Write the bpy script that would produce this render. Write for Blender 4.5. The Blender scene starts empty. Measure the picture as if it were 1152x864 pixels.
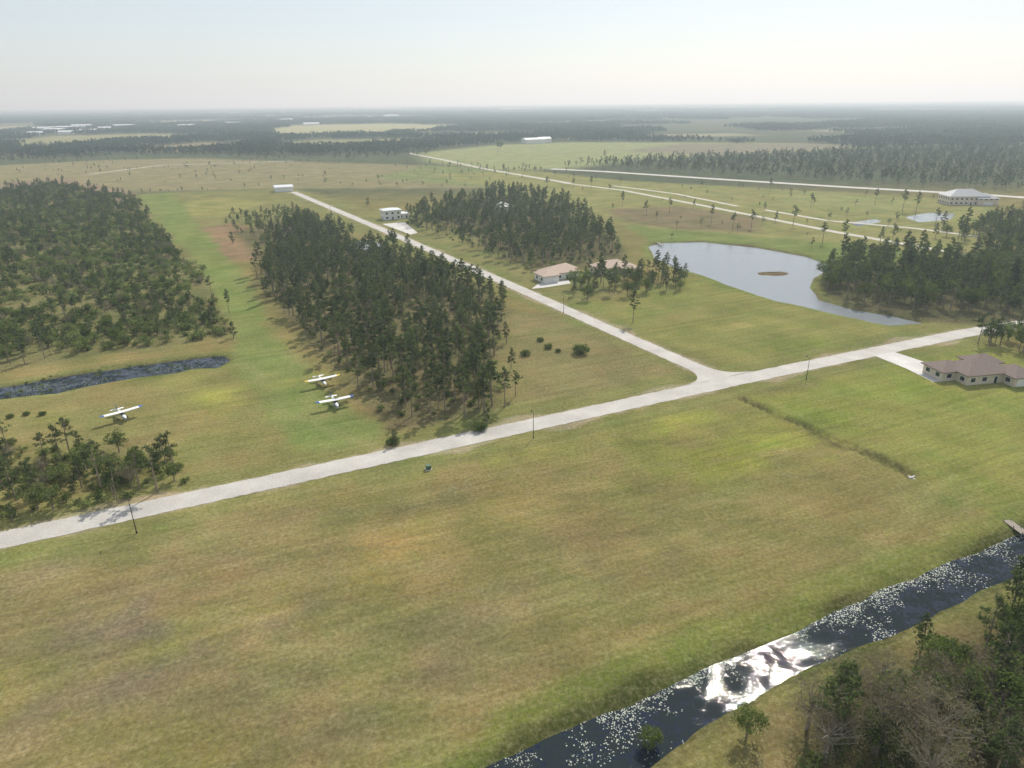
import bpy, math, numpy as np
from mathutils import Vector, Matrix
R = np.random.RandomState(7)
SC = bpy.context.scene
COL = SC.collection
# ------------------------------------------------------------------ camera calibration
F=768.0; P=math.atan((432-114.5)/F); RO=math.radians(0.55); H=80.0
fw=np.array([0,math.cos(P),-math.sin(P)]); r0=np.array([1.,0,0]); u0=np.array([0,math.sin(P),math.cos(P)])
rt=r0*math.cos(RO)-u0*math.sin(RO); up=u0*math.cos(RO)+r0*math.sin(RO)
def G(u,v):
    """surveyed photo point -> metres on the ground plane"""
    d=fw*F+rt*(u-576)+up*(432-v)
    t=H/max(-d[2],2.0)
    return (d[0]*t,d[1]*t)
def GP(l): return np.array([G(*p) for p in l])
A1=math.atan2(G(818,430)[1]-G(0,608)[1],G(818,430)[0]-G(0,608)[0])
cd=bpy.data.cameras.new('camera'); cam=bpy.data.objects.new('camera',cd); COL.objects.link(cam)
cd.sensor_width=36; cd.lens=36*F/1152; cd.clip_end=200000; cd.clip_start=0.5
M=Matrix(((rt[0],up[0],-fw[0],0),(rt[1],up[1],-fw[1],0),(rt[2],up[2],-fw[2],H),(0,0,0,1)))
cam.matrix_world=M; SC.camera=cam
# ------------------------------------------------------------------ light
EL=math.radians(42); AZ=math.radians(25)
w=bpy.data.worlds.new('World'); SC.world=w; w.use_nodes=True
nt=w.node_tree; bg=nt.nodes['Background']; sky=nt.nodes.new('ShaderNodeTexSky'); sky.sky_type='NISHITA'
sky.sun_disc=False; sky.sun_elevation=EL; sky.sun_rotation=AZ; sky.air_density=1.0; sky.dust_density=0.9; sky.ozone_density=1.5
# thin high veil: evens the clear sky out towards a pale blue-white
mx=nt.nodes.new('ShaderNodeMix'); mx.data_type='RGBA'; mx.inputs[0].default_value=.60; mx.inputs[7].default_value=(5.7,6.05,6.35,1)
nt.links.new(sky.outputs[0],mx.inputs[6]); nt.links.new(mx.outputs[2],bg.inputs[0]); bg.inputs[1].default_value=0.128
sd=bpy.data.lights.new('sun','SUN'); sd.energy=4.8; sd.angle=math.radians(0.5); sd.color=(1,0.955,0.88)
sun=bpy.data.objects.new('sun',sd); COL.objects.link(sun)
sv=Vector((math.sin(AZ)*math.cos(EL),math.cos(AZ)*math.cos(EL),math.sin(EL)))
sun.rotation_euler=(-sv).to_track_quat('-Z','Y').to_euler(); sun.location=(0,0,200)
SC.view_settings.view_transform='Standard'; SC.view_settings.look='None'; SC.view_settings.exposure=0
# ------------------------------------------------------------------ helpers
def lin(c):
    c=np.array(c,float)/255.; return np.where(c<=0.04045,c/12.92,((c+0.055)/1.055)**2.4)
def hsh(ix,iy,s):
    n=(ix.astype(np.int64)*374761393+iy.astype(np.int64)*668265263+s*974711)&0xffffffff
    n=((n^(n>>13))*1274126177)&0xffffffff
    return ((n^(n>>16))&0xffff)/65535.
def vn(x,y,sc,s=0):
    x=np.asarray(x)/sc; y=np.asarray(y)/sc; ix=np.floor(x); iy=np.floor(y); fx=x-ix; fy=y-iy
    fx=fx*fx*(3-2*fx); fy=fy*fy*(3-2*fy)
    a=hsh(ix,iy,s);b=hsh(ix+1,iy,s);c=hsh(ix,iy+1,s);d=hsh(ix+1,iy+1,s)
    return (a*(1-fx)+b*fx)*(1-fy)+(c*(1-fx)+d*fx)*fy
def fbm(x,y,sc,s=0): return (vn(x,y,sc,s)*.55+vn(x,y,sc*.45,s+1)*.28+vn(x,y,sc*.2,s+2)*.17)
def sdist(X,Y,poly):
    """signed distance, negative inside"""
    n=len(poly); d=np.full(X.shape,1e18); ins=np.zeros(X.shape,bool)
    for i in range(n):
        ax,ay=poly[i];bx,by=poly[(i+1)%n]
        ex,ey=bx-ax,by-ay; L=ex*ex+ey*ey+1e-9
        t=np.clip(((X-ax)*ex+(Y-ay)*ey)/L,0,1)
        d=np.minimum(d,(X-ax-t*ex)**2+(Y-ay-t*ey)**2)
        c=((ay>Y)!=(by>Y))&(X<(bx-ax)*(Y-ay)/((by-ay) if abs(by-ay)>1e-9 else 1e-9)+ax)
        ins^=c
    d=np.sqrt(d); return np.where(ins,-d,d)
def ldist(X,Y,line):
    d=np.full(X.shape,1e18)
    for i in range(len(line)-1):
        ax,ay=line[i];bx,by=line[i+1]; ex,ey=bx-ax,by-ay; L=ex*ex+ey*ey+1e-9
        t=np.clip(((X-ax)*ex+(Y-ay)*ey)/L,0,1)
        d=np.minimum(d,(X-ax-t*ex)**2+(Y-ay-t*ey)**2)
    return np.sqrt(d)
def sst(a,b,x):
    t=np.clip((x-a)/(b-a),0,1); return t*t*(3-2*t)
# ------------------------------------------------------------------ materials
def newmat(name):
    m=bpy.data.materials.new(name); m.use_nodes=True
    return m,m.node_tree,m.node_tree.nodes['Principled BSDF']
def noise(nt,scale,detail=4,vec=None,rough=.6,col=False):
    n=nt.nodes.new('ShaderNodeTexNoise'); n.inputs['Scale'].default_value=scale; n.inputs['Detail'].default_value=detail; n.inputs['Roughness'].default_value=rough
    if vec is not None: nt.links.new(vec,n.inputs['Vector'])
    if col:
        s=nt.nodes.new('ShaderNodeSeparateColor'); nt.links.new(n.outputs['Color'],s.inputs[0]); return s.outputs[0],s.outputs[1],s.outputs[2]
    return n.outputs['Fac']
def mrange(nt,f,a,b,c,d):
    n=nt.nodes.new('ShaderNodeMapRange'); nt.links.new(f,n.inputs[0])
    for i,v in zip((1,2,3,4),(a,b,c,d)): n.inputs[i].default_value=v
    return n.outputs[0]
def math_(nt,op,a,b):
    n=nt.nodes.new('ShaderNodeMath'); n.operation=op
    for i,v in enumerate((a,b)):
        if isinstance(v,(int,float)): n.inputs[i].default_value=v
        else: nt.links.new(v,n.inputs[i])
    return n.outputs[0]
def mix(nt,fac,a,b,mode='MIX'):
    n=nt.nodes.new('ShaderNodeMix'); n.data_type='RGBA'; n.blend_type=mode
    for s,v in ((n.inputs[0],fac),(n.inputs[6],a),(n.inputs[7],b)):
        if isinstance(v,(int,float)): s.default_value=v
        elif isinstance(v,tuple): s.default_value=(*v[:3],1)
        else: nt.links.new(v,s)
    return n.outputs[2]
def pos(nt): 
    return nt.nodes.new('ShaderNodeNewGeometry').outputs['Position']
def simple(name,col,rough=.7,metal=0,var=.15,scale=1.5):
    m,nt,b=newmat(name); tc=nt.nodes.new('ShaderNodeTexCoord').outputs['Object']
    f=mrange(nt,noise(nt,scale,3,tc),.3,.7,1-var,1+var)
    v=nt.nodes.new('ShaderNodeVectorMath'); v.operation='SCALE'; v.inputs[0].default_value=col; nt.links.new(f,v.inputs['Scale'])
    nt.links.new(v.outputs[0],b.inputs['Base Color']); b.inputs['Roughness'].default_value=rough; b.inputs['Metallic'].default_value=metal
    return m
def mapped(nt,src,rot,scl):
    mp=nt.nodes.new('ShaderNodeMapping'); mp.inputs['Rotation'].default_value=(0,0,rot); nt.links.new(src,mp.inputs['Vector'])
    m2=nt.nodes.new('ShaderNodeMapping'); m2.inputs['Scale'].default_value=scl; nt.links.new(mp.outputs[0],m2.inputs[0]); return m2.outputs[0]
def ground_mat():
    m,nt,b=newmat('grassland'); p=pos(nt)
    a=nt.nodes.new('ShaderNodeAttribute'); a.attribute_name='region'
    st=mrange(nt,noise(nt,1.0,3,mapped(nt,p,-A1,(.012,.42,1)),.75),.3,.7,.86,1.14)
    st3=mrange(nt,noise(nt,1.0,2,mapped(nt,p,-A1+.12,(.04,1.8,1)),.7),.3,.7,.91,1.09)
    n1,ng,nb_=noise(nt,.05,7,p,.72,True); n2,n4,n5=noise(nt,1.3,6,p,.85,True)
    br=mrange(nt,n1,.42,.60,0,1.)
    c=mix(nt,br,a.outputs['Color'],mix(nt,1.0,a.outputs['Color'],(1.08,.93,1.02),'MULTIPLY'))
    gr=mrange(nt,ng,.48,.62,0,.9)
    c=mix(nt,gr,c,mix(nt,1.0,c,(.87,.98,.82),'MULTIPLY'))
    sf=mrange(nt,n4,.46,.60,0,.7)
    c=mix(nt,sf,c,mix(nt,.5,c,(.34,.30,.17)))
    f=math_(nt,'MULTIPLY',mrange(nt,n2,.3,.7,.5,1.5),mrange(nt,nb_,.3,.7,.80,1.20))
    f=math_(nt,'MULTIPLY',f,math_(nt,'MULTIPLY',st,st3))
    f=math_(nt,'MULTIPLY',f,mrange(nt,n1,.3,.7,.84,1.16))
    v=nt.nodes.new('ShaderNodeVectorMath'); v.operation='SCALE'; nt.links.new(c,v.inputs[0]); nt.links.new(f,v.inputs['Scale'])
    d=nt.nodes.new('ShaderNodeBsdfDiffuse'); d.inputs['Roughness'].default_value=.4; nt.links.new(v.outputs[0],d.inputs[0])
    nt.links.new(d.outputs[0],nt.nodes['Material Output'].inputs[0]); nt.nodes.remove(b)
    return m
def road_mat(name,col):
    m,nt,b=newmat(name); p=pos(nt)
    f=math_(nt,'MULTIPLY',mrange(nt,noise(nt,.12,4,p),.3,.7,.84,1.12),mrange(nt,noise(nt,2.5,3,p,.7),.3,.7,.84,1.14))
    v=nt.nodes.new('ShaderNodeVectorMath'); v.operation='SCALE'; v.inputs[0].default_value=col; nt.links.new(f,v.inputs['Scale'])
    nt.links.new(v.outputs[0],b.inputs['Base Color']); b.inputs['Roughness'].default_value=.85; b.inputs['Specular IOR Level'].default_value=.2
    return m
def water_mat(name,col,wave,rough,scale,film=None):
    m,nt,b=newmat(name); p=pos(nt)
    n1=math_(nt,'MULTIPLY',noise(nt,scale,4,p,.6),mrange(nt,noise(nt,.12,3,p),.35,.65,.35,1.6))
    b.inputs['Base Color'].default_value=(*col,1); b.inputs['Roughness'].default_value=rough; b.inputs['IOR'].default_value=1.33
    bp=nt.nodes.new('ShaderNodeBump'); bp.inputs['Strength'].default_value=wave; bp.inputs['Distance'].default_value=.3
    nt.links.new(n1,bp.inputs['Height']); nt.links.new(bp.outputs[0],b.inputs['Normal'])
    if film:
        # floating weed film, dull where it grows; added to break up the sun glint
        fl=mrange(nt,math_(nt,'ADD',math_(nt,'MULTIPLY',noise(nt,.35,3,p,.6),.45),math_(nt,'MULTIPLY',noise(nt,1.4,6,p,.95),.55)),film-.008,film+.008,0,1)
        d=nt.nodes.new('ShaderNodeBsdfDiffuse'); d.inputs[0].default_value=(.026,.034,.036,1); ms=nt.nodes.new('ShaderNodeMixShader')
        nt.links.new(fl,ms.inputs[0]); nt.links.new(b.outputs[0],ms.inputs[1]); nt.links.new(d.outputs[0],ms.inputs[2]); nt.links.new(ms.outputs[0],nt.nodes['Material Output'].inputs[0])
    return m
def leaf_mat(name,dark,light,trans=.4):
    m=bpy.data.materials.new(name); m.use_nodes=True; nt=m.node_tree; nt.nodes.clear()
    o=nt.nodes.new('ShaderNodeOutputMaterial'); at=nt.nodes.new('ShaderNodeAttribute'); at.attribute_name='tint'
    oi=nt.nodes.new('ShaderNodeObjectInfo')
    f=math_(nt,'ADD',math_(nt,'MULTIPLY',at.outputs['Fac'],.55),math_(nt,'MULTIPLY',oi.outputs['Random'],.45))
    c=mix(nt,f,dark,light)
    d=nt.nodes.new('ShaderNodeBsdfDiffuse'); t=nt.nodes.new('ShaderNodeBsdfTranslucent'); ms=nt.nodes.new('ShaderNodeMixShader')
    nt.links.new(c,d.inputs[0]); nt.links.new(mix(nt,1.0,c,(1.2,1.25,.7),'MULTIPLY'),t.inputs[0]); ms.inputs[0].default_value=trans
    nt.links.new(d.outputs[0],ms.inputs[1]); nt.links.new(t.outputs[0],ms.inputs[2]); nt.links.new(ms.outputs[0],o.inputs[0])
    return m
M_ground=ground_mat()
M_road=road_mat('pale_asphalt',(.47,.445,.40)); M_track=road_mat('sandy_gravel',(.44,.41,.34)); M_conc=road_mat('concrete',(.56,.54,.5))
M_bark=simple('bark',(.24,.195,.15),.9,0,.3,3)
M_twig=simple('grey_bark',(.27,.24,.20),.9,0,.3,3)
M_pine=leaf_mat('pine_needles',(.040,.060,.030),(.16,.195,.09))
M_oak=leaf_mat('oak_leaves',(.050,.076,.028),(.17,.215,.075))
M_dry=leaf_mat('dry_twigs',(.15,.13,.095),(.28,.245,.18),.3)
M_scrub=leaf_mat('scrub_leaves',(.095,.125,.048),(.26,.30,.12))
M_far=leaf_mat('far_foliage',(.035,.055,.03),(.10,.13,.07),.25)
M_canal=water_mat('canal_water',(.010,.018,.035),.09,.03,2.5,.475)
M_pond=water_mat('pond_water',(.20,.22,.23),.22,.14,1.1)
M_lcan=water_mat('marsh_water',(.02,.03,.045),.05,.05,1.6,.50)
M_white=simple('white_paint',(.78,.78,.76),.45,0,.05)
M_cream=simple('cream_stucco',(.62,.55,.45),.85,0,.08)
M_glass=simple('window_glass',(.03,.04,.05),.08,0,.1)
M_dark=simple('dark_metal',(.04,.04,.04),.5,.3,.1)
M_rbrown=simple('brown_shingles',(.20,.15,.125),.9,0,.22,2.5)
M_rtan=simple('tan_tiles',(.50,.38,.29),.85,0,.15,2.5)
M_rgrey=simple('grey_metal_roof',(.30,.31,.32),.5,0,.12,1)
M_rwhite=simple('pale_metal_roof',(.7,.72,.73),.4,0,.06,1)
M_blue=simple('blue_paint',(.05,.12,.35),.3,0,.05); M_yel=simple('yellow_paint',(.7,.5,.06),.3,0,.05); M_green=simple('green_box_paint',(.07,.13,.08),.6,0,.1)
M_rubber=simple('rubber',(.02,.02,.02),.8,0,.1)
M_wood=simple('weathered_wood',(.30,.26,.21),.9,0,.2,3)
M_pad=simple('lily_pad',(.24,.27,.21),.5,0,.3)
# ------------------------------------------------------------------ mesh utils
def mesh(name,verts,faces,mats,mi=None,tint=None,smooth=False):
    me=bpy.data.meshes.new(name); me.from_pydata([tuple(v) for v in verts] if not isinstance(verts,np.ndarray) else verts.tolist(),[],faces if not isinstance(faces,np.ndarray) else faces.tolist())
    for m in mats: me.materials.append(m)
    if mi is not None: me.polygons.foreach_set('material_index',np.array(mi,dtype=np.int32))
    if tint is not None:
        a=me.attributes.new('tint','FLOAT','FACE'); a.data.foreach_set('value',np.array(tint,dtype=np.float32))
    if smooth: me.polygons.foreach_set('use_smooth',np.ones(len(me.polygons),bool))
    me.update(); return me
def obj(name,me,loc=(0,0,0),rot=0,scale=1,parent=None):
    o=bpy.data.objects.new(name,me); COL.objects.link(o); o.location=loc; o.rotation_euler=(0,0,rot)
    o.scale=(scale,)*3 if isinstance(scale,(int,float)) else scale
    if parent: o.parent=parent
    return o
def empty(name,loc,rot=0):
    o=bpy.data.objects.new(name,None); COL.objects.link(o); o.location=loc; o.rotation_euler=(0,0,rot); o.empty_display_size=1; return o
def expand(poly,d):
    poly=np.array(poly); n=len(poly); area=sum(poly[i][0]*poly[(i+1)%n][1]-poly[(i+1)%n][0]*poly[i][1] for i in range(n))
    s=1 if area>0 else -1; out=[]
    for i in range(n):
        e1=poly[i]-poly[i-1]; e2=poly[(i+1)%n]-poly[i]; e1/=np.linalg.norm(e1); e2/=np.linalg.norm(e2)
        nn=np.array([e1[1]+e2[1],-e1[0]-e2[0]])*s; nn/=max(np.linalg.norm(nn),.3); out.append(poly[i]+nn*d)
    return np.array(out)
# ------------------------------------------------------------------ layout (surveyed)
road1=GP([(-260,665),(0,608),(300,543),(600,477.5),(818,430),(960,400.5),(1087,374.5),(1170,361),(1300,350)])
road2=GP([(818,429),(700,377),(580,323),(460,271),(330,216)])
canal=GP([(500,880),(640,817),(780,757),(930,690),(1000,657),(1080,627),(1152,597),(1300,535),(1300,580),(1152,642),(1080,674),(1010,706),(940,736),(870,770),(800,811),(710,874)])
pond=GP([(729,276),(745,272),(790,271),(850,277),(905,287),(932,296),(930,303),(915,311),(911,322),(922,336),(960,346),(1010,355),(1040,362),(1000,364),(950,354),(905,343),(870,336),(830,323),(790,308),(757,299),(737,289)])
lcanal=GP([(-120,459),(0,434),(60,423),(150,410),(200,403),(235,400),(252,399),(259,403),(245,411),(215,412),(190,418),(120,428),(60,440),(0,447),(-120,474)])
pondB=GP([(955,249),(985,245),(992,248),(965,254)]); pondC=GP([(1018,243),(1045,238),(1075,239),(1070,246),(1035,249)])
ditch=GP([(835,449),(900,476),(970,508),(1024,535)])
waters=[canal,pond,lcanal,pondB,pondC]
F1=GP([(470,172),(560,163),(640,160),(760,160),(900,161),(1000,165),(930,170),(860,172),(720,180),(640,190),(560,192),(480,182)])
F2=GP([(-300,200),(0,186),(120,180),(220,178),(340,182),(480,186),(600,195),(600,212),(330,212),(150,216),(60,204),(0,210),(-300,240)])
F4=GP([(290,148),(330,141),(440,139),(520,141),(480,148),(360,153)])
F5=GP([(0,160),(60,153),(180,150),(240,154),(120,162),(0,168)])
F6=GP([(150,137),(280,134),(300,136),(170,140)])
F7=GP([(470,150),(620,149),(600,152),(480,154)])
F8=GP([(290,163),(360,157),(460,156),(470,161),(380,166)]); F9=GP([(-100,146),(40,141),(60,144),(-60,151)]); F10=GP([(560,139),(660,138),(680,139),(600,141)]); F11=GP([(900,147),(1000,145),(1060,146),(960,149)]); F12=GP([(140,168),(230,160),(290,162),(200,171)])
F13=GP([(700,152),(820,150),(860,152),(740,155)]); F14=GP([(330,132),(470,130),(480,132),(340,134)])
fields=[F1,F2,F4,F5,F6,F7,F8,F9,F10,F11,F12,F13,F14]
scrub=GP([(-260,300),(-60,225),(0,215),(60,206),(150,222),(195,268),(240,322),(264,378),(150,396),(0,418),(-260,470)])
midR=GP([(480,196),(600,192),(700,203),(1040,222),(1152,240),(1350,320),(1152,300),(930,300),(740,270),(700,255),(640,225),(500,200)])
runway=GP([(151,219),(195,217),(232,262),(285,318),(298,360),(352,425),(440,490),(330,515),(262,420),(264,378),(240,322),(195,268)])
# ------------------------------------------------------------------ ground
def axis(lo,a,b,hi,s0,mid_lo,mid_hi,s1,g=1.026):
    c=list(np.arange(mid_lo,mid_hi,s0))
    x=mid_hi
    while x<b: c.append(x); x+=s1
    s=s1
    while x<hi: c.append(x); s*=g; x+=s
    c.append(hi); x=mid_lo; pre=[]
    while x>a: x-=s1; pre.append(x)
    s=s1
    while x>lo: s*=g; x-=s; pre.append(x)
    return np.array(pre[::-1]+c)
xs=axis(-45000,-260,280,45000,1.3,-60,190,2.0,1.03); ys=axis(-3000,40,470,60000,1.3,60,235,2.0,1.026)
X,Y=np.meshgrid(xs,ys); X=X.ravel(); Y=Y.ravel()
wx=X+(fbm(X,Y,14,3)-.5)*8; wy=Y+(fbm(X,Y,14,9)-.5)*8
K=0.87
def alb(c):
    l=lin(c)*K; g=l.mean(); return l*.91+g*.09*np.array([1.02,.97,1.0])
C=np.tile(alb((141,133,74)),(len(X),1))
def paint(poly,col,soft=4,st=1.0,warp=True,line=None):
    global C
    poly=np.array(poly); m=soft+8
    sel=np.where((X>poly[:,0].min()-m)&(X<poly[:,0].max()+m)&(Y>poly[:,1].min()-m)&(Y<poly[:,1].max()+m))[0]
    if not len(sel): return
    x,y=(wx[sel],wy[sel]) if warp else (X[sel],Y[sel])
    k=(1-sst(-soft,soft,sdist(x,y,poly)))*st
    C[sel]=C[sel]*(1-k[:,None])+alb(col)*k[:,None]
def band(line,col,wd,soft,st=1.0):
    global C
    k=(1-sst(wd,wd+soft,ldist(wx,wy,line)))*st; C=C*(1-k[:,None])+alb(col)*k[:,None]
def blob(u,v,a,b,col,st,rot=A1):
    global C
    cx,cy=G(u,v); dx=wx-cx;dy=wy-cy; p=(dx*math.cos(rot)+dy*math.sin(rot))/a; q=(-dx*math.sin(rot)+dy*math.cos(rot))/b
    k=np.exp(-(p*p+q*q))*st*sst(.25,.75,fbm(X,Y,11,int(u)))*1.6; k=np.clip(k,0,1); C=C*(1-k[:,None])+alb(col)*k[:,None]
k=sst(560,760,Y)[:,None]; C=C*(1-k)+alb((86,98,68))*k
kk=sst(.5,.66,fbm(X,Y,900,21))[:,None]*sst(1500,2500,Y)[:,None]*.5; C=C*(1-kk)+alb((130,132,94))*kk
paint(F1,(160,168,108),25); paint(GP([(700,170),(760,162),(900,161),(985,165),(900,170),(800,175)]),(142,132,112),25,.8)
paint(F2,(148,142,98),15); paint(GP([(480,186),(600,193),(620,205),(560,212),(420,200)]),(134,146,84),12)
for f,c in ((F4,(180,180,124)),(F5,(154,154,104)),(F6,(175,173,130)),(F7,(168,170,118)),(F8,(150,152,102)),(F9,(170,168,124)),(F10,(175,172,128)),(F11,(172,170,130)),(F12,(160,146,108)),(F13,(165,162,122)),(F14,(180,176,136))): paint(f,c,30)
paint(midR,(150,152,84),8); paint(GP([(680,235),(760,232),(860,245),(850,262),(760,258),(700,250)]),(136,124,86),8)
paint(GP([(880,215),(1040,226),(1000,240),(880,230)]),(152,158,90),8)
paint(GP([(700,253),(800,262),(930,272),(1060,285),(1060,300),(930,300),(740,275)]),(126,144,68),5)
paint(scrub,(124,124,72),4); paint(GP([(0,205),(70,200),(150,216),(140,228),(60,214),(0,222)]),(150,132,106),6)
paint(GP([(185,217),(330,212),(440,240),(560,215),(640,225),(700,255),(700,330),(620,345),(545,320),(400,262),(290,270),(225,250)]),(136,138,76),6)
paint(GP([(215,258),(262,250),(310,272),(300,290),(262,294)]),(154,128,92),3)
paint(GP([(200,228),(250,222),(300,228),(250,245),(215,245)]),(160,158,84),5,.7)
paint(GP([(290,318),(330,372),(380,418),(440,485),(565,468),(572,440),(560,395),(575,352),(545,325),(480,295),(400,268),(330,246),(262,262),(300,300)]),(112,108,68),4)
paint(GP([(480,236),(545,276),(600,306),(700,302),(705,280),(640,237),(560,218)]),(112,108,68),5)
paint(runway,(128,144,70),3)
paint(GP([(-200,480),(0,452),(130,432),(262,409),(262,420),(330,515),(300,525),(0,600),(-200,640)]),(142,138,76),5)
paint(GP([(575,352),(640,354),(785,418),(780,430),(590,470),(572,445),(560,395)]),(140,134,80),4)
paint(GP([(620,346),(700,332),(760,312),(800,312),(905,346),(1050,370),(1085,372),(830,414)]),(140,144,70),4)
paint(GP([(840,452),(1085,384),(1160,400),(1160,590),(1030,540)]),(139,147,62),4)
paint(GP([(1160,400),(1400,380),(1400,520),(1160,590)]),(134,146,62),4)
blob(842,365,9,4,(168,160,90),.7); blob(760,355,10,5,(150,140,90),.5)
blob(440,625,20,9,(166,148,76),.7); blob(560,590,26,8,(160,147,76),.5); blob(300,660,20,10,(150,130,86),.6); blob(700,570,26,9,(128,122,74),.7)
blob(620,500,40,7,(150,152,70),.7,); blob(860,500,36,12,(148,157,58),.8); blob(760,470,22,8,(156,160,62),.75); blob(980,560,24,10,(146,139,74),.7); blob(900,610,26,9,(142,133,76),.6)
blob(1010,430,20,10,(136,155,56),.8); blob(1000,500,14,7,(150,144,74),.7); blob(150,720,34,14,(124,113,86),.9); blob(420,760,30,10,(124,119,78),.7); blob(80,640,20,8,(128,122,84),.7); blob(560,690,30,7,(130,126,80),.6); blob(330,590,26,6,(134,133,78),.6)
blob(640,650,34,5,(122,117,76),.7); blob(500,560,30,4,(124,121,74),.6); blob(740,620,30,5,(154,148,80),.6); blob(240,610,24,5,(148,137,84),.7); blob(820,560,20,5,(124,125,68),.6); blob(1100,500,12,8,(148,155,68),.6); blob(1090,560,14,6,(120,133,62),.6)
blob(245,448,7,9,(174,173,76),.85); blob(215,425,9,6,(156,160,76),.6); blob(310,430,3,22,(150,154,72),.6,A1+math.pi/2); blob(60,520,18,10,(130,124,76),.6)
blob(700,425,14,6,(150,141,92),.7); blob(900,385,14,6,(140,151,62),.7)
band(road1,(132,138,72),9,6,.8); band(road2,(132,138,72),7,5,.8)
band(road1,(180,168,132),3.6,1.4,.8); band(road2,(180,168,132),3.5,1.4,.8)
band(GP([(262,395),(330,470),(420,500)]),(150,150,90),.6,2.5,.35); band(GP([(330,395),(362,470)]),(156,150,90),.5,2.5,.35)
for k in range(14):
    v0=490+k*11
    band(GP([(40+k*22,v0+66+k*9),(1000-k*26,v0-14+k*17)]),(160,152,96) if k%2 else (112,112,66),.15,1.1,.36)
for q in ((870,455,1120,560),(900,445,1130,540),(1080,540,900,700),(1110,555,960,690),(930,440,1100,470),(1060,548,860,712)):
    band(GP([(q[0],q[1]),(q[2],q[3])]),(160,158,90),.15,.9,.36)
paint(expand(canal,7),(120,132,56),2.5,.9); paint(expand(canal,1.6),(76,84,38),1.2,.9)
paint(GP([(720,864),(810,818),(950,744),(1060,694),(1160,652),(1300,590),(1400,864)]),(128,118,72),4,.85)
paint(GP([(900,900),(940,800),(1040,740),(1160,700),(1400,600),(1400,900)]),(104,96,60),3,.9)
paint(expand(lcanal,4),(124,136,66),2,.8); paint(expand(lcanal,1.2),(84,84,54),1,.8)
paint(expand(pond,5),(122,140,64),2.5,.8); paint(expand(pond,1.2),(124,112,76),1.2,.8)
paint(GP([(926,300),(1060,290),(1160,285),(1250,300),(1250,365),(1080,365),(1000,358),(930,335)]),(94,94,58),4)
band(ditch,(60,50,34),.5,.8,.95); band(ditch,(116,118,60),1.4,2.0,.5)  # ditch shadow painted dark into the brown bed and grass colour
Z=np.zeros(len(X))
for i,wp in enumerate(waters):
    m=10; sel=np.where((X>wp[:,0].min()-m)&(X<wp[:,0].max()+m)&(Y>wp[:,1].min()-m)&(Y<wp[:,1].max()+m))[0]
    am=3.2 if i==2 else 1.6
    s=sdist(X[sel]+(fbm(X[sel],Y[sel],9,4)-.5)*am,Y[sel]+(fbm(X[sel],Y[sel],9,8)-.5)*am,wp); Z[sel]=np.minimum(Z[sel],-1.6*(1-sst(-3.5,3.5,s)))
Z=np.minimum(Z,-1.0*(1-sst(0.1,1.3,ldist(X,Y,ditch))))
ic=G(868,306); q=((X-ic[0])/11)**2+((Y-ic[1])/7)**2+(fbm(X,Y,6,77)-.5)*1.1
Z=np.maximum(Z,np.where(q<1.2,-1.2+.6*(1-sst(0,1.2,q)),-99)); 
k=(1-sst(.8,1.8,q))[:,None]; C=C*(1-k)+alb((124,108,76))*k
nx,ny=len(xs),len(ys)
idx=np.arange(nx*ny).reshape(ny,nx)
fc=np.stack([idx[:-1,:-1],idx[:-1,1:],idx[1:,1:],idx[1:,:-1]],-1).reshape(-1,4)
me=bpy.data.meshes.new('ground'); me.vertices.add(nx*ny); me.vertices.foreach_set('co',np.stack([X,Y,Z],1).astype(np.float32).ravel())
me.loops.add(fc.size); me.loops.foreach_set('vertex_index',fc.astype(np.int32).ravel()); me.polygons.add(len(fc))
me.polygons.foreach_set('loop_start',np.arange(0,fc.size,4,dtype=np.int32)); me.polygons.foreach_set('loop_total',np.full(len(fc),4,dtype=np.int32))
me.update(calc_edges=True); me.polygons.foreach_set('use_smooth',np.ones(len(fc),bool))
ca=me.attributes.new('region','FLOAT_COLOR','POINT'); ca.data.foreach_set('color',np.concatenate([C,np.ones((len(C),1))],1).astype(np.float32).ravel())
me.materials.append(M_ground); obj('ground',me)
# water sheets
def sheet(name,poly,z,mat):
    return obj(name,mesh(name,[(p[0],p[1],z) for p in poly],[list(range(len(poly)))],[mat]))
sheet('canal_water',expand(canal,2.6),-.8,M_canal); sheet('pond_water',expand(pond,2.6),-.8,M_pond); sheet('canal_water',expand(lcanal,2.4),-.8,M_lcan)
sheet('pond_water',expand(pondB,2),-.8,M_pond); sheet('pond_water',expand(pondC,2),-.8,M_pond)
# roads
def ribbon(name,line,wd,z,mat,step=3.0,jit=.12):
    pts=[line[0]]
    for i in range(len(line)-1):
        d=line[i+1]-line[i]; n=max(1,int(np.linalg.norm(d)/step))
        for j in range(1,n+1): pts.append(line[i]+d*j/n)
    pts=np.array(pts); t=np.gradient(pts,axis=0); t/=np.linalg.norm(t,axis=1)[:,None]; nn=np.stack([-t[:,1],t[:,0]],1)
    a=pts+nn*(wd/2+R.uniform(-jit,jit,(len(pts),1))); b=pts-nn*(wd/2+R.uniform(-jit,jit,(len(pts),1))); n=len(pts)
    V=[(p[0],p[1],z) for p in a]+[(p[0],p[1],z) for p in b]
    V+=[(p[0],p[1],z-.2) for p in a]+[(p[0],p[1],z-.2) for p in b]
    Fc=[]
    for i in range(n-1):
        Fc+= [[i,n+i,n+i+1,i+1],[i,i+1,2*n+i+1,2*n+i],[n+i+1,n+i,3*n+i,3*n+i+1]]
    return obj(name,mesh(name,V,Fc,[mat]))
ribbon('road',road1,6.8,.055,M_road,1.5,.2); ribbon('road',road2,6.4,.051,M_road,1.5,.2)
J=np.array(road2[0]); d1=(road1[4]-road1[1]); d1/=np.linalg.norm(d1); d2=(road2[-1]-road2[0]); d2/=np.linalg.norm(d2)
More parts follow.
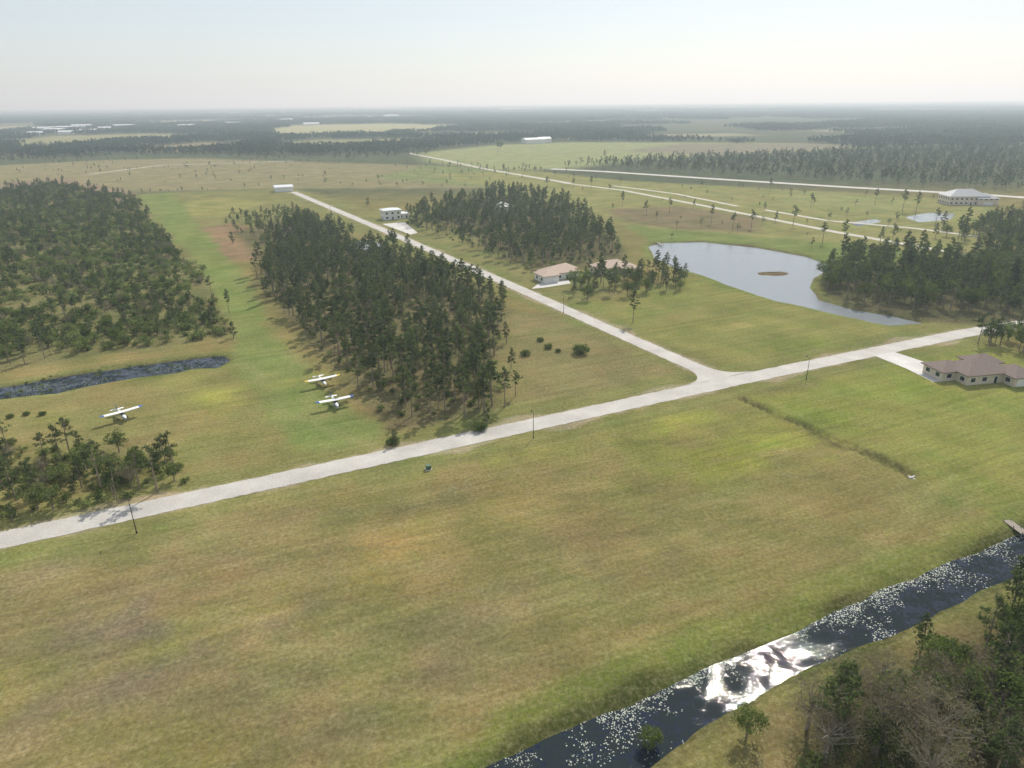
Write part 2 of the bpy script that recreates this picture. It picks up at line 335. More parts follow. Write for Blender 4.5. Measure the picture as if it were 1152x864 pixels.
for s in (1,-1):
    S=15.; w1=3.1; P0=J+s*d1*S+d2*w1; P2=J+d2*S+s*d1*w1; Pc=J+s*d1*w1+d2*w1
    arc=[(1-t)**2*P0+2*t*(1-t)*Pc+t*t*P2 for t in np.linspace(0,1,12)]
    sheet('road_corner',[Pc-s*d1*.3-d2*.3]+arc if s>0 else ([Pc-s*d1*.3-d2*.3]+arc)[::-1],.059,M_road)
ribbon('gravel_road',GP([(636,206),(700,214),(800,233),(870,247),(940,261),(1020,275),(1152,298),(1300,325)]),6,.05,M_track,6)
ribbon('highway',GP([(620,190),(680,193),(800,201),(960,211),(1090,218),(1300,232)]),13,.05,M_road,10)
ribbon('dirt_path',GP([(458,172),(500,180),(545,190),(640,206)]),8,.04,M_track,10,.8)
ribbon('dirt_path',GP([(690,209),(760,218),(830,232)]),5,.045,M_track,8,.5)
ribbon('gravel_road',GP([(860,236),(930,248),(1030,257),(1100,266)]),5,.045,M_track,8,.3)
ribbon('dirt_path',GP([(100,196),(180,186),(330,181)]),6,.04,M_track,10,.8)
ribbon('dirt_path',GP([(250,141),(300,148),(420,152)]),16,.04,M_track,30,1)
sheet('driveway',GP([(983,400),(1006,396),(1042,408),(1062,418),(1080,428),(1050,430),(1020,415)]),.064,M_conc)
sheet('driveway',GP([(598,325),(606,319),(640,315),(642,319),(610,324)]),.064,M_conc)
sheet('driveway',GP([(430,252),(455,250),(470,262),(462,264)]),.064,M_conc)
# ------------------------------------------------------------------ tree meshes
def quads(c,L,W,rng,flat=.0):
    n=len(c); a=rng.normal(size=(n,3)); a[:,2]*=(1-flat); a/=np.linalg.norm(a,axis=1)[:,None]
    b=rng.normal(size=(n,3)); b=np.cross(a,b); b/=np.linalg.norm(b,axis=1)[:,None]
    l=(L*rng.uniform(.6,1.3,(n,1)))/2; ww=(W*rng.uniform(.6,1.3,(n,1)))/2
    v=np.stack([c-a*l,c+b*ww,c+a*l,c-b*ww],1).reshape(-1,3); return v
def tube(p,r,seg=5):
    p=np.array(p,float); V=[];Fs=[]
    for i in range(len(p)):
        d=p[min(i+1,len(p)-1)]-p[max(i-1,0)]; d/=np.linalg.norm(d)+1e-9
        x=np.cross(d,[0,0,1.]) if abs(d[2])<.9 else np.cross(d,[1.,0,0]); x/=np.linalg.norm(x); y=np.cross(d,x)
        for k in range(seg):
            t=2*math.pi*k/seg; V.append(p[i]+(x*math.cos(t)+y*math.sin(t))*r[i])
    for i in range(len(p)-1):
        for k in range(seg): Fs.append([i*seg+k,i*seg+(k+1)%seg,(i+1)*seg+(k+1)%seg,(i+1)*seg+k])
    return V,Fs
class TB:
    def __init__(s): s.v=[];s.f=[];s.m=[];s.t=[]
    def add(s,V,Fs,m,t=.5):
        o=len(s.v); s.v+= [tuple(x) for x in V]; s.f+=[[i+o for i in f] for f in Fs]; s.m+=[m]*len(Fs); s.t+= (list(t) if hasattr(t,'__len__') else [t]*len(Fs))
    def leaves(s,c,L,W,rng,t,flat=0):
        V=quads(c,L,W,rng,flat); n=len(c); s.add(V,[[4*i,4*i+1,4*i+2,4*i+3] for i in range(n)],1,t)
    def mesh(s,name,mats): return mesh(name,s.v,s.f,mats,s.m,s.t)
def ball(n,rng,r,sq=1):
    d=rng.normal(size=(n,3)); d/=np.linalg.norm(d,axis=1)[:,None]; d*=(rng.uniform(0.25,1,(n,1))**.5)*r; d[:,2]*=sq; return d
def pine(name,Ht,seed,start=.4,spread=2.6,nb=30,nper=18,L=.6,W=.24):
    rng=np.random.RandomState(seed); b=TB(); bend=rng.uniform(-.5,.5,2)
    tp=lambda z:np.array([bend[0]*(z/Ht)**2*1.2,bend[1]*(z/Ht)**2*1.2,z])
    V,Fs=tube([tp(z) for z in np.linspace(-.2,Ht*.97,7)],np.linspace(.22,.05,7),6); b.add(V,Fs,0)
    for i in range(nb):
        t=(i+rng.uniform(0,1))/nb; z=Ht*(start+(.96-start)*t); pr=(1-t)**.65*(.55+.45*min(1,t*3.5))+.12
        ln=spread*pr*rng.uniform(.45,1.2); a=rng.uniform(0,2*math.pi); base=tp(z); tip=base+np.array([math.cos(a)*ln,math.sin(a)*ln,ln*rng.uniform(-.05,.45)])
        V,Fs=tube([base,(base+tip)/2+[0,0,-.05*ln],tip],[.06,.04,.015],3); b.add(V,Fs,0)
        for q in ((.6,1.02) if ln>1.1 else (.85,)):
            c=base+(tip-base)*q+rng.normal(size=3)*.12; rr=rng.uniform(.42,.75)
            b.leaves(c+ball(nper,rng,rr,.6),L,W,rng,np.clip(rng.uniform(.1,.9)+rng.uniform(-.2,.2,nper),0,1))
    b.leaves(tp(Ht)+ball(nper,rng,.5,1.3)-[0,0,.3],L,W,rng,.7*np.ones(nper))
    return b.mesh(name,[M_bark,M_pine])
def broad(name,Ht,Rr,seed,mat,bark,nc=46,nper=34,L=.42,W=.3,lo=.25):
    rng=np.random.RandomState(seed); b=TB(); V,Fs=tube([(0,0,-.2),(.1,0,Ht*.3),(.2,.1,Ht*.6)],[.28,.2,.1],6); b.add(V,Fs,0)
    for i in range(nc):
        d=rng.normal(size=3); d/=np.linalg.norm(d); rr=rng.uniform(.45,1.)
        c=np.array([d[0]*Rr*rr,d[1]*Rr*rr,Ht*(lo+1)/2+d[2]*Ht*(1-lo)/2*rr*.95])
        s=np.array([.1,.05,Ht*rng.uniform(.2,.5)]); 
        if i%2==0: V,Fs=tube([s,(s+c)/2+rng.normal(size=3)*.2,c],[.09,.05,.015],3); b.add(V,Fs,0)
        b.leaves(c+ball(nper,rng,Rr*rng.uniform(.2,.36),.75),L,W,rng,np.clip(rng.uniform(.1,.9)+rng.uniform(-.2,.2,nper),0,1))
    return b.mesh(name,[bark,mat])
def shrub(name,Ht,Rr,seed,mat,nc=9,nper=14,L=.5,W=.28):
    rng=np.random.RandomState(seed); b=TB()
    for i in range(nc):
        a=rng.uniform(0,6.28); q=rng.uniform(0,.8)*Rr; c=np.array([math.cos(a)*q,math.sin(a)*q,Ht*rng.uniform(.3,.7)])
        V,Fs=tube([(0,0,-.1),c],[.05,.02],3); b.add(V,Fs,0)
        b.leaves(c+ball(nper,rng,Rr*.45,.8),L,W,rng,np.clip(rng.uniform(0,1)+rng.uniform(-.2,.2,nper),0,1))
    return b.mesh(name,[M_bark,mat])
def farpatch(name,size,n,seed,per=26,L=1.7,W=1.2,hmin=8,hmax=14):
    rng=np.random.RandomState(seed); b=TB()
    for i in range(n):
        x,y=(rng.uniform(-size/2,size/2,2) if n>1 else (0,0)); h=rng.uniform(hmin,hmax); r=rng.uniform(2.0,3.4)
        V,Fs=tube([(x,y,0),(x,y,h*.8)],[.2,.1],3); b.add(V,Fs,0)
        nc=4; per_=per//nc
        for k in range(nc):
            c=np.array([x+rng.uniform(-.5,.5)*r,y+rng.uniform(-.5,.5)*r,h*(.45+.5*k/nc)])
            b.leaves(c+ball(per_,rng,r*(.75-.1*k),.8),L,W,rng,np.clip(rng.uniform(.1,.9)+rng.uniform(-.2,.2,per_),0,1))
    return b.mesh(name,[M_bark,M_far])
pines=[pine('pine_a',14,1,.45,2.4,28),pine('pine_b',12,2,.58,2.2,20),pine('pine_c',15,3,.52,2.4,26),pine('pine_d',10,4,.3,2.1,24),pine('pine_e',11.5,5,.5,2.6,20),pine('pine_f',7,6,.12,1.8,20)]
oaks=[broad('oak_a',8,3.6,11,M_oak,M_bark),broad('oak_b',6.5,3.0,12,M_scrub,M_bark,36,28),broad('oak_c',9.5,3.8,13,M_oak,M_bark)]
drys=[broad('dry_a',8,3.3,21,M_dry,M_twig,60,34,.55,.05),broad('dry_b',9.5,3.8,22,M_dry,M_twig,70,36,.6,.05)]
shr=[shrub('shrub_a',1.6,1.5,31,M_scrub),shrub('shrub_b',2.4,1.8,32,M_scrub,11),shrub('shrub_c',1.2,1.3,33,M_oak,8),shrub('shrub_d',3.2,1.9,34,M_oak,14,16)]
fars=[farpatch('far_t%d'%i,0,1,40+i,40,1.3,.9) for i in range(4)]
patches=[farpatch('far_p%d'%i,62,46,50+i,20,2.6,1.9) for i in range(3)]
bush=broad('round_bush',3.2,2.9,61,M_oak,M_bark,70,30,.38,.26,.0)
def src(name,meshes):
    c=bpy.data.collections.new(name)
    for i,m in enumerate(meshes):
        o=bpy.data.objects.new('%s_%02d'%(name,i),m); c.objects.link(o)
    return c
C_pine=src('src_pine',pines[:5]); C_small=src('src_smallpine',[pines[3],pines[5],oaks[1],pines[4]]); C_mix=src('src_mix',[pines[0],pines[2],pines[4],oaks[0],oaks[2],pines[3]])
C_broad=src('src_broad',[oaks[1],oaks[0],drys[0],oaks[1]])
C_shr=src('src_shrub',shr); C_fart=src('src_fartree',fars); C_farp=src('src_farpatch',patches); C_fg=src('src_wood',[oaks[0],oaks[2],drys[0],drys[1],pines[0],oaks[1],drys[0]])
def instancer(name,pts,coll,ncoll,smin,smax,seed=0,z=0):
    rng=np.random.RandomState(seed+100); n=len(pts)
    me=bpy.data.meshes.new(name); me.vertices.add(n); co=np.zeros((n,3),np.float32); co[:,:2]=pts; co[:,2]=z; me.vertices.foreach_set('co',co.ravel())
    for nm,ty,val in (('ang','FLOAT',rng.uniform(0,6.28,n).astype(np.float32)),('scl','FLOAT',rng.uniform(smin,smax,n).astype(np.float32)),('pick','INT',rng.randint(0,ncoll,n).astype(np.int32))):
        a=me.attributes.new(nm,ty,'POINT'); a.data.foreach_set('value',val)
    o=obj(name,me); ng=bpy.data.node_groups.new('scatter_'+name,'GeometryNodeTree')
    ng.interface.new_socket('Geometry',in_out='INPUT',socket_type='NodeSocketGeometry'); ng.interface.new_socket('Geometry',in_out='OUTPUT',socket_type='NodeSocketGeometry')
    N=ng.nodes; gi=N.new('NodeGroupInput'); go=N.new('NodeGroupOutput'); ip=N.new('GeometryNodeInstanceOnPoints'); ci=N.new('GeometryNodeCollectionInfo')
    ci.inputs['Collection'].default_value=coll; ci.inputs['Separate Children'].default_value=True; ci.inputs['Reset Children'].default_value=True
    def na(nm,ty):
        x=N.new('GeometryNodeInputNamedAttribute'); x.data_type=ty; x.inputs['Name'].default_value=nm; return x.outputs['Attribute']
    cx=N.new('ShaderNodeCombineXYZ'); Lk=ng.links.new
    Lk(na('ang','FLOAT'),cx.inputs[2]); Lk(gi.outputs[0],ip.inputs['Points']); Lk(ci.outputs[0],ip.inputs['Instance']); ip.inputs['Pick Instance'].default_value=True
    Lk(na('pick','INT'),ip.inputs['Instance Index']); Lk(cx.outputs[0],ip.inputs['Rotation']); Lk(na('scl','FLOAT'),ip.inputs['Scale']); Lk(ip.outputs[0],go.inputs[0])
    md=o.modifiers.new('scatter','NODES'); md.node_group=ng; return o
def scat(poly,sp,seed,keep=1.0,clump=None,excl=()):
    rng=np.random.RandomState(seed); poly=np.array(poly)
    gx=np.arange(poly[:,0].min(),poly[:,0].max(),sp); gy=np.arange(poly[:,1].min(),poly[:,1].max(),sp)
    x,y=np.meshgrid(gx,gy); x=x.ravel()+rng.uniform(-.6,.6,x.size)*sp; y=y.ravel()+rng.uniform(-.6,.6,y.size)*sp
    m=(sdist(x+(fbm(x,y,18,seed+5)-.5)*min(14,sp*2.4),y+(fbm(x,y,18,seed+6)-.5)*min(14,sp*2.4),poly)<0)&(rng.uniform(size=x.size)<keep)
    if clump: m&=fbm(x,y,clump[0],seed)>clump[1]
    for e in excl: m&=sdist(x,y,np.array(e))>0
    m&=(ldist(x,y,road1)>6)&(ldist(x,y,road2)>6)
    return np.stack([x[m],y[m]],1)
def discp(u,v,r):
    c=G(u,v); return [(c[0]+r*math.cos(t),c[1]+r*math.sin(t)) for t in np.linspace(0,6.28,12,endpoint=False)]
WX=[expand(wp,2) for wp in waters]
HX=[discp(412,280,16),discp(443,245,20),discp(626,310,17),discp(685,305,15),discp(563,236,14),discp(1085,228,30)]
# central grove
grove=GP([(288,318),(330,366),(380,412),(440,470),(475,478),(565,462),(572,440),(556,395),(572,352),(545,328),(480,298),(400,270),(340,252),(318,262),(300,290)])
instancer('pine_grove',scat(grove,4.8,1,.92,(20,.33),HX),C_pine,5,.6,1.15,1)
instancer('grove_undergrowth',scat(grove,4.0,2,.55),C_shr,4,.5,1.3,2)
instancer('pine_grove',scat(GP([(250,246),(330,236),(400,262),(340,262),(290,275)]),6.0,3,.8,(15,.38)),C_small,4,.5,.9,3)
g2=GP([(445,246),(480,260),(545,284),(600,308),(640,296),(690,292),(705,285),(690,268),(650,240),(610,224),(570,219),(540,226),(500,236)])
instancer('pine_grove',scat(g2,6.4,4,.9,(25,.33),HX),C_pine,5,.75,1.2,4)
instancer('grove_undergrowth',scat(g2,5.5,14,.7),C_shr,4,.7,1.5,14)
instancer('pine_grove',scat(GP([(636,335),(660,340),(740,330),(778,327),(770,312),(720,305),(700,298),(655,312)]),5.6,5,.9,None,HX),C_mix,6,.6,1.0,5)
g3=GP([(932,300),(1000,290),(1060,300),(1160,288),(1260,300),(1260,345),(1152,352),(1080,356),(1030,350),(1000,346),(935,330)])
instancer('pine_grove',scat(g3,5.8,6,.95,(25,.2),WX),C_mix,6,.85,1.25,6)
instancer('pine_grove',scat(GP([(1045,268),(1090,262),(1160,240),(1300,250),(1300,300),(1152,286)]),6.4,7,.92),C_mix,6,.8,1.25,7)
instancer('pine_grove',scat(GP([(1092,388),(1110,372),(1160,358),(1300,350),(1300,400),(1165,396),(1140,398)]),5.2,8,.9,None,[discp(1100,420,17)]),C_mix,6,.7,1.05,8)
# left scrub
scr2=expand(scrub,-3)
instancer('scrub_pines',scat(scr2,8.4,9,.8,(40,.42),WX),C_pine,5,.45,.95,9)
instancer('scrub_thicket',scat(scr2,4.0,10,.85,(16,.38),WX),C_shr,4,.7,2.0,10)
instancer('scrub_thicket',scat(scr2,7.5,13,.65,(30,.38),WX),C_broad,4,.35,.8,13)
instancer('marsh_reeds',scat(expand(lcanal,2.5),3.0,24,.35,(10,.5)),C_shr,4,.25,.55,24,-.7)
# lower-left cluster
ll=GP([(-200,640),(-200,540),(0,506),(40,512),(110,508),(205,514),(214,545),(150,562),(70,572),(0,592)])
instancer('tree_cluster',scat(ll,5.2,11,.85),C_small,4,.55,1.1,11); instancer('tree_cluster',scat(ll,7,27,.7),C_broad,4,.4,.85,27); instancer('cluster_undergrowth',scat(ll,2.9,12,.7),C_shr,4,.5,1.2,12)
# foreground wood, bottom right
fg=GP([(890,880),(905,836),(955,800),(1020,756),(1090,718),(1160,684),(1300,620),(1400,700),(1300,900)])
instancer('mixed_woodland',scat(fg,4.2,15,.97),C_fg,7,.85,1.4,15); instancer('woodland_undergrowth',scat(fg,2.6,16,.8),C_shr,4,.5,1.4,16)
# distant tree bands
bandR=GP([(632,188),(700,184),(770,179),(900,175),(1000,170),(1500,170),(1500,240),(1152,217),(1000,209),(800,198),(700,192)])
instancer('distant_treeline',scat(bandR,11,17,.92,(120,.2)),C_fart,4,.8,1.5,17)
bandL=GP([(-500,165),(500,163),(478,176),(380,181),(200,177),(0,184),(-500,200)])
instancer('distant_treeline',scat(bandL,14,18,.88,(160,.33),fields[6:]),C_fart,4,.7,1.3,18)
instancer('distant_treeline',scat(GP([(480,184),(560,189),(640,192),(640,196),(560,194),(480,188)]),13,19,.7,(60,.35)),C_fart,4,.5,.9,19)
instancer('distant_treeline',scat(GP([(0,206),(150,216),(330,209),(330,212),(150,219),(0,212)]),9,20,.4,(60,.4)),C_fart,4,.3,.6,20)
instancer('distant_shrubs',scat(F2,22,22,.5,(90,.45)),C_fart,4,.3,.75,22)
instancer('distant_shrubs',scat(midR,26,23,.35,(90,.45),WX),C_fart,4,.3,.8,23)
# far forest
WH=[(600,161,46,22),(612,160,26,18),(62,148,60,30),(80,145,90,40),(50,146,70,30),(100,149,50,30),(140,143,80,30),(350,141,60,40),(262,140,60,30),(40,152,40,20),(440,131,90,30),(320,136,80,40),(210,143,60,30),(118,146,40,30),(75,151,40,24),(92,143,70,30)]
rng=np.random.RandomState(5); out=[]
for (ra,rb,sp) in ((1230,3200,56),(3200,6500,80),(6500,13000,140)):
    gx=np.arange(-rb,rb,sp); gy=np.arange(900,rb,sp); x,y=np.meshgrid(gx,gy); x=x.ravel()+rng.uniform(-.4,.4,x.size)*sp; y=y.ravel()+rng.uniform(-.4,.4,y.size)*sp
    m=(y>ra)&(y<=rb)&(np.abs(x)<y*1.0+100)&(fbm(x,y*.6,600,33)>.36)
    for e in fields: m&=sdist(x+(fbm(x,y,150,3)-.5)*120,y+(fbm(x,y,150,4)-.5)*160,e)>18
    for q in WH:
        c=G(q[0],q[1]); m&=~((np.abs(x-c[0])<q[2]*.7+35)&(y>c[1]-170)&(y<c[1]+60))
    out.append(np.stack([x[m],y[m]],1))
fp=np.concatenate(out); instancer('distant_forest',fp,C_farp,3,.85,1.25,30)
# individual trees
iso=[(712,363,0,.95),(757,316,4,1.),(744,318,2,.8),(845,257,4,1.1),(824,259,1,1.),(892,254,4,1.15),(872,250,3,.8),(925,274,1,1.1),(948,276,2,1.),(1003,276,4,1.15),(990,272,3,.9),(1030,240,0,1.2),(1015,238,2,1.2),(984,230,1,1.1),(912,234,1,1.),(866,217,2,.9),(860,236,3,.6),(727,243,4,1.),(753,240,1,1.),(700,233,0,.9),(665,213,2,.9),(645,212,1,.9),(616,212,4,1),(570,386,3,.8),(568,458,0,.85),(548,478,5,.7),(445,500,5,.6),(523,470,1,1.),(545,467,4,.9),(262,274,5,1.1),(240,372,3,.9),(263,380,5,.9),(258,352,0,.7),(196,528,4,.85),(70,520,0,.75),(98,522,3,.9),(1060,258,3,1.1),(1052,254,1,1.),(373,246,5,.8),(414,232,5,1.1),(680,180,0,1.),(1128,714,2,1.0),(1105,740,0,.9),(1146,700,4,1.),(1152,765,2,1.1),(1010,790,5,.8),(580,445,4,.7),(300,330,3,.7),(575,415,3,.7),(800,252,2,.9),(560,172,0,1.6),(1035,735,3,.8)]
for u,v,k,s in iso:
    x,y=G(u,v); obj('pine_tree',pines[k],(x,y,0),R.uniform(0,6.28),s*R.uniform(.95,1.05))
for u,v,k,s in [(840,828,0,.62),(715,322,0,.8),(760,322,1,.8),(765,326,1,.7),(1125,388,2,.9),(120,545,1,.5),(150,538,0,.6),(35,550,1,.7),(563,168,0,1.7)]:
    x,y=G(u,v); obj('oak_tree',oaks[k],(x,y,0),R.uniform(0,6.28),s)
for u,v,k,s in [(985,815,0,.9),(1075,815,1,1.),(1045,790,1,.9),(945,830,0,.85),(1090,770,0,1.),(990,775,0,.95),(1110,800,1,1.)]:
    x,y=G(u,v); obj('bare_tree',drys[k],(x,y,0),R.uniform(0,6.28),s)
for u,v,s in [(653,398,1.0),(617,392,.55),(608,384,.45),(628,396,.35),(591,400,.6),(540,484,.7),(442,500,.6),(732,834,.55),(940,812,.8),(62,507,.4),(48,467,.35),(30,467,.33),(12,470,.35),(12,500,.5),(930,795,.5)]:
    x,y=G(u,v); obj('round_bush',bush,(x,y,0),R.uniform(0,6.28),s)
# lily pads on the canal
def pads(name,cl,n,sig,th,sc):
    rng=np.random.RandomState(3); V=[];Fs=[]; cnt=0
    while cnt<n:
        i=rng.randint(0,len(cl)-1); t=rng.uniform(); p=cl[i]+(cl[i+1]-cl[i])*t; p=p+rng.normal(size=2)*sig
        if fbm(np.array([p[0]]),np.array([p[1]]),sc,55)[0]<th+rng.uniform(-.1,.1): continue
        r=rng.uniform(.04,.13); o=len(V); a0=rng.uniform(0,6.28); tl=rng.normal(size=2)*.06
        for k in range(6):
            a=a0+k*math.pi*2/6.6; V.append((p[0]+math.cos(a)*r,p[1]+math.sin(a)*r,-.785+r*(math.cos(a)*tl[0]+math.sin(a)*tl[1])))
        Fs.append(list(range(o,o+6))); cnt+=1
    obj(name,mesh(name,V,Fs,[M_pad]))
pads('lily_pads',GP([(560,852),(718,800),(862,740),(968,702),(1040,672),(1152,624),(1290,560)]),3500,4.2,.52,5)
pads('lily_pads',GP([(640,817),(780,757),(930,690),(1000,657),(1080,627),(1152,597)]),2500,1.0,.42,5)
pads('lily_pads',GP([(0,440),(60,431),(150,419),(250,404)]),1500,2.6,.52,6)
# ------------------------------------------------------------------ boxes & buildings
def box(name,c,s,mat,parent,rot=0):
    x,y,z=[q/2 for q in s]; V=[(i*x,j*y,k*z) for i in(-1,1) for j in(-1,1) for k in(-1,1)]
    Fc=[[0,1,3,2],[4,6,7,5],[0,4,5,1],[2,3,7,6],[0,2,6,4],[1,5,7,3]]
    return obj(name,mesh(name,V,Fc,[mat]),c,rot,1,parent)
def hiproof(name,c,w,d,h,mat,parent,over=.7,hip=1.0):
    x,y=w/2+over,d/2+over; k=max(0,x-y*hip) if w>=d else 0; ky=max(0,y-x*hip) if d>w else 0
    V=[(-x,-y,-.25),(x,-y,-.25),(x,y,-.25),(-x,y,-.25),(-x,-y,0),(x,-y,0),(x,y,0),(-x,y,0)]
    if w>=d: V+=[(-k,0,h),(k,0,h)]; Fc=[[4,5,9,8],[5,6,9],[6,7,8,9],[7,4,8]]
    else: V+=[(0,-ky,h),(0,ky,h)]; Fc=[[4,5,8],[5,6,9,8],[6,7,9],[7,4,8,9]]
    Fc+=[[3,2,1,0],[0,1,5,4],[1,2,6,5],[2,3,7,6],[3,0,4,7]]
    return obj(name,mesh(name,V,Fc,[mat]),c,0,1,parent)
def building(name,u,v,rot,parts,wall,roof,trim=M_white):
    x,y=G(u,v); e=empty(name,(x,y,0),rot); n=0
    for (cx,cy,w,d,h,rh,hip,gar) in parts:
        n+=1; box('walls_%d'%n,(cx,cy,h/2),(w,d,h),wall,e); hiproof('roof_%d'%n,(cx,cy,h+.27),w,d,rh,roof,e,.7,hip)
        st=1 if h<4.5 else 2
        for s in range(st):
            zc=1.6+s*3.1
            for side,(ln,ax) in enumerate(((w,0),(w,0),(d,1),(d,1))):
                k=min(8,max(1,int(ln/3.6))); sg=-1 if side%2==0 else 1
                for q in range(k):
                    t=-ln/2+(q+.5)*ln/k
                    if gar and side==0 and s==0:
                        if q: continue
                        box('garage_door_%d'%n,(cx,cy-d/2-.04,1.2),(min(w*.75,7),.08,2.4),trim,e); continue
                    isdoor=(q==k//2 and s==0 and side==0); sz=(1.0,.1,2.1) if isdoor else (1.6,.1,1.3); zz=1.05 if isdoor else zc
                    if ax==0: p=(cx+t,cy+sg*(d/2+.02),zz); dm=sz
                    else: p=(cx+sg*(w/2+.02),cy+t,zz); dm=(sz[1],sz[0],sz[2])
                    fr=tuple(a+(.25 if a>.2 else -.04) for a in dm); box('frame',p,fr,trim,e); box('door' if isdoor else 'window',p,dm,M_glass,e)
    return e
building('brown_roof_house',1096,424,A1-.25,[(0,0,16,11,3.0,2.8,1,0),(8.5,-5,8,9,2.8,2.2,1,1),(-8,3,9,8,2.8,2.1,1,0),(7,6,9,7,2.8,2.0,1,0)],M_cream,M_rbrown)
building('tan_roof_house',628,312,A1,[(0,0,17,10,3.2,2.6,1,0),(-8,-3,8,10,3.2,2.0,1,1),(7,6,9,8,3,2.1,1,0)],M_white,M_rtan)
building('tan_roof_house',686,306,A1,[(0,0,18,10,3.2,2.8,1,0),(7,-6,8,8,3,2.2,1,0)],M_cream,M_rtan)
building('white_house',440,246,A1,[(0,0,13,10,6.6,1.2,1,0),(9,1,8,9,3.4,.8,1,0)],M_white,M_rwhite)
building('hangar',319,215,A1,[(0,0,17,13,4.3,1.6,.02,1)],M_white,M_rwhite)
building('grey_roof_house',413,283,A1,[(0,0,16,11,3.2,3.2,1,0),(-5,-6,8,7,3,2.3,1,1)],M_cream,M_rgrey)
building('grey_roof_house',563,237,A1,[(0,0,16,11,3.4,3,1,0)],M_cream,M_rgrey)
building('large_grey_roof_house',1082,229,A1-.5,[(0,0,30,18,6.4,5,1,0),(14,-4,16,14,5,3.6,1,1)],M_cream,M_rgrey)
for u,v,wd,dp in WH:
    building('distant_warehouse',u,v,A1,[(0,0,wd,dp,7.5,3.0,.02,1)],M_white,M_rwhite)
# ------------------------------------------------------------------ aircraft
def airplane(u,v,rot,acc):
    x,y=G(u,v); e=empty('parked_airplane',(x,y,0),rot)
    st=[(3.6,.12,.14,1.25),(3.45,.36,.36,1.25),(2.6,.5,.5,1.25),(2.0,.56,.6,1.3),(1.3,.58,.85,1.5),(-.2,.58,.86,1.5),(-1.3,.48,.6,1.5),(-3.0,.24,.32,1.5),(-4.4,.07,.16,1.55)]
    V=[];Fc=[];mi=[];S=14
    for a,hw,hh,zc in st:
        for k in range(S):
            t=2*math.pi*k/S; V.append((a,math.cos(t)*hw,zc+math.sin(t)*hh))
    for i in range(len(st)-1):
        for k in range(S):
            Fc.append([i*S+k,i*S+(k+1)%S,(i+1)*S+(k+1)%S,(i+1)*S+k]); mi.append(1 if (i in(3,) and k in range(1,6)) or (i in(4,) and k in(0,1,5,6)) else (2 if k in(6,0,13,7) and i in(1,2,5,6) else 0))
    Fc.append(list(range(S))[::-1]); mi.append(0); Fc.append([(len(st)-1)*S+k for k in range(S)]); mi.append(0)
    obj('fuselage',mesh('fuselage',V,Fc,[M_white,M_glass,acc],mi,None,True),(0,0,0),0,1,e)
    def foil(name,root,tip,c0,c1,th,mat,vert=False):
        V=[];Fc=[]
        for (ox,oy,oz),c in ((root,c0),(tip,c1)):
            for fx,fz in ((.5,0),(.35,.5),(.0,.5),(-.5,0),(0,-.35),(.35,-.3)):
                V.append((ox+fx*c,oy+(fz*th if vert else 0),oz+(0 if vert else fz*th)))
        for k in range(6): Fc.append([k,(k+1)%6,6+(k+1)%6,6+k])
        Fc+= [list(range(6))[::-1],list(range(6,12))]; obj(name,mesh(name,V,Fc,[mat]),(0,0,0),0,1,e)
    for s,n in ((1,'left'),(-1,'right')):
        foil('wing_'+n,(.75,0,2.38),(.75,s*4.4,2.5),1.6,1.5,.22,M_white); foil('wingtip_'+n,(.75,s*4.4,2.5),(.65,s*5.4,2.54),1.5,1.0,.2,acc)
        foil('stabiliser_'+n,(-4.0,0,1.62),(-4.1,s*1.7,1.62),1.1,.75,.09,M_white)
        V,Fs=tube([(.8,s*.5,.95),(.8,s*2.5,2.36)],[.05,.05],4); obj('strut_'+n,mesh('strut',V,Fs,[M_white]),(0,0,0),0,1,e)
        V,Fs=tube([(.3,s*.4,.8),(.3,s*1.15,.3)],[.05,.04],4); obj('gear_leg_'+n,mesh('gear',V,Fs,[M_white]),(0,0,0),0,1,e)
        V,Fs=tube([(.3,s*1.1,.26),(.3,s*1.28,.26)],[.26,.26],12); Fs+=[list(range(12)),list(range(12,24))]; obj('wheel_'+n,mesh('wheel',V,Fs,[M_rubber]),(0,0,0),0,1,e)
    foil('fin',(-3.9,0,1.6),(-4.5,0,3.0),1.4,.75,.1,acc,True)
    V,Fs=tube([(3.0,0,.9),(3.05,0,.3)],[.04,.04],4); obj('nose_gear_leg',mesh('ng',V,Fs,[M_white]),(0,0,0),0,1,e)
    V,Fs=tube([(3.05,-.08,.22),(3.05,.08,.22)],[.22,.22],12); Fs+=[list(range(12)),list(range(12,24))]; obj('nose_wheel',mesh('nw',V,Fs,[M_rubber]),(0,0,0),0,1,e)
    V,Fs=tube([(3.6,0,1.25),(3.78,0,1.25),(3.95,0,1.25)],[.16,.12,.01],10); obj('spinner',mesh('sp',V,Fs,[acc]),(0,0,0),0,1,e)
    box('propeller',(3.68,0,1.25),(.05,1.9,.14),M_dark,e)
def wingrot(a,b):
    p,q=np.array(G(*a)),np.array(G(*b)); d=q-p; return math.atan2(d[1],d[0])-math.pi/2
airplane(377,457,wingrot((357,459),(398,451)),M_blue); airplane(363,433,wingrot((344,436),(382,428)),M_yel); airplane(138,471,wingrot((118,476),(158,465)),M_blue)
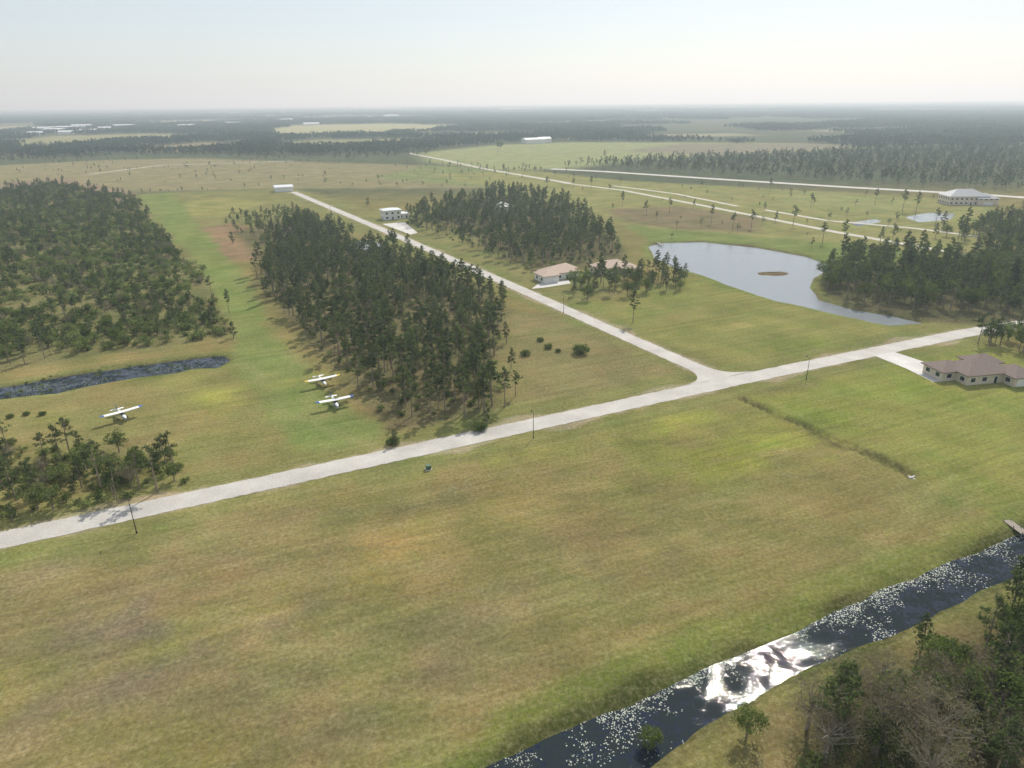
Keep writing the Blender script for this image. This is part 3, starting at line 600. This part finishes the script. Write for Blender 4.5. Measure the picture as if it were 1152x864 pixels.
# ------------------------------------------------------------------ street furniture
def lamp(u,v,h=7.0):
    x,y=G(u,v); e=empty('street_lamp',(x,y,0),A1+math.pi/2)
    V,Fs=tube([(0,0,0),(0,0,.5),(0,0,.52),(0,0,h)],[.16,.16,.10,.06],8); obj('pole',mesh('pole',V,Fs,[M_dark]),(0,0,0),0,1,e)
    V,Fs=tube([(0,0,h-.1),(.35,0,h+.2),(.9,0,h+.25)],[.05,.045,.04],6); obj('arm',mesh('arm',V,Fs,[M_dark]),(0,0,0),0,1,e)
    V,Fs=tube([(.8,0,h+.26),(1.0,0,h+.27),(1.4,0,h+.22),(1.5,0,h+.2)],[.06,.16,.17,.04],8); obj('lamp_head',mesh('head',V,Fs,[M_dark]),(0,0,0),0,1,e)
for u,v in ((154,600),(600,493),(907,427),(634,352),(372,240)): lamp(u,v)
def ubox(u,v,s=1):
    x,y=G(u,v); e=empty('utility_box',(x,y,0),A1); box('pad',(0,0,.06),(1.6*s,1.5*s,.16),M_conc,e); box('cabinet',(0,0,.14+.5*s),(1.2*s,1.1*s,1.0*s),M_green,e)
    box('lid',(0,-.02,.16+1.04*s),(1.3*s,1.2*s,.1),M_green,e); box('door_handle',(.2,-.57*s,.7*s),(.06,.05,.25),M_dark,e)
ubox(482,528,.9)
# culvert at ditch end
x,y=G(1026,537); e=empty('culvert',(x,y,0),A1); box('headwall',(0,0,-.1),(1.8,.3,.6),M_conc,e); V,Fs=tube([(0,-.8,-.25),(0,.9,-.25)],[.3,.3],12); obj('pipe',mesh('pipe',V,Fs,[M_conc]),(0,0,0),0,1,e)
def dock(u,v,rot,l):
    x,y=G(u,v); e=empty('wooden_dock',(x,y,0),rot)
    n=int(l/.3)
    for i in range(n): box('plank',(i*.3,0,.1),(.26,1.8,.06),M_wood,e)
    for a in (0,l*.5,l-.3):
        for s in (-.8,.8):
            V,Fs=tube([(a,s,-1.5),(a,s,.6)],[.09,.09],6); Fs.append(list(range(6,12))); obj('post',mesh('post',V,Fs,[M_wood]),(0,0,0),0,1,e)
dock(1133,586,A1-1.9,5); dock(740,273,-1.4,8)
# ------------------------------------------------------------------ haze: a real layer of humid air
m=bpy.data.materials.new('humid_air'); m.use_nodes=True; nt=m.node_tree; nt.nodes.clear(); o=nt.nodes.new('ShaderNodeOutputMaterial'); vs=nt.nodes.new('ShaderNodeVolumeScatter')
vs.inputs['Color'].default_value=(.76,.90,1,1); vs.inputs['Density'].default_value=.00020; vs.inputs['Anisotropy'].default_value=.3; nt.links.new(vs.outputs[0],o.inputs['Volume'])
e=box('atmospheric_haze',(0,29000,100),(88000,62000,220),m,None)
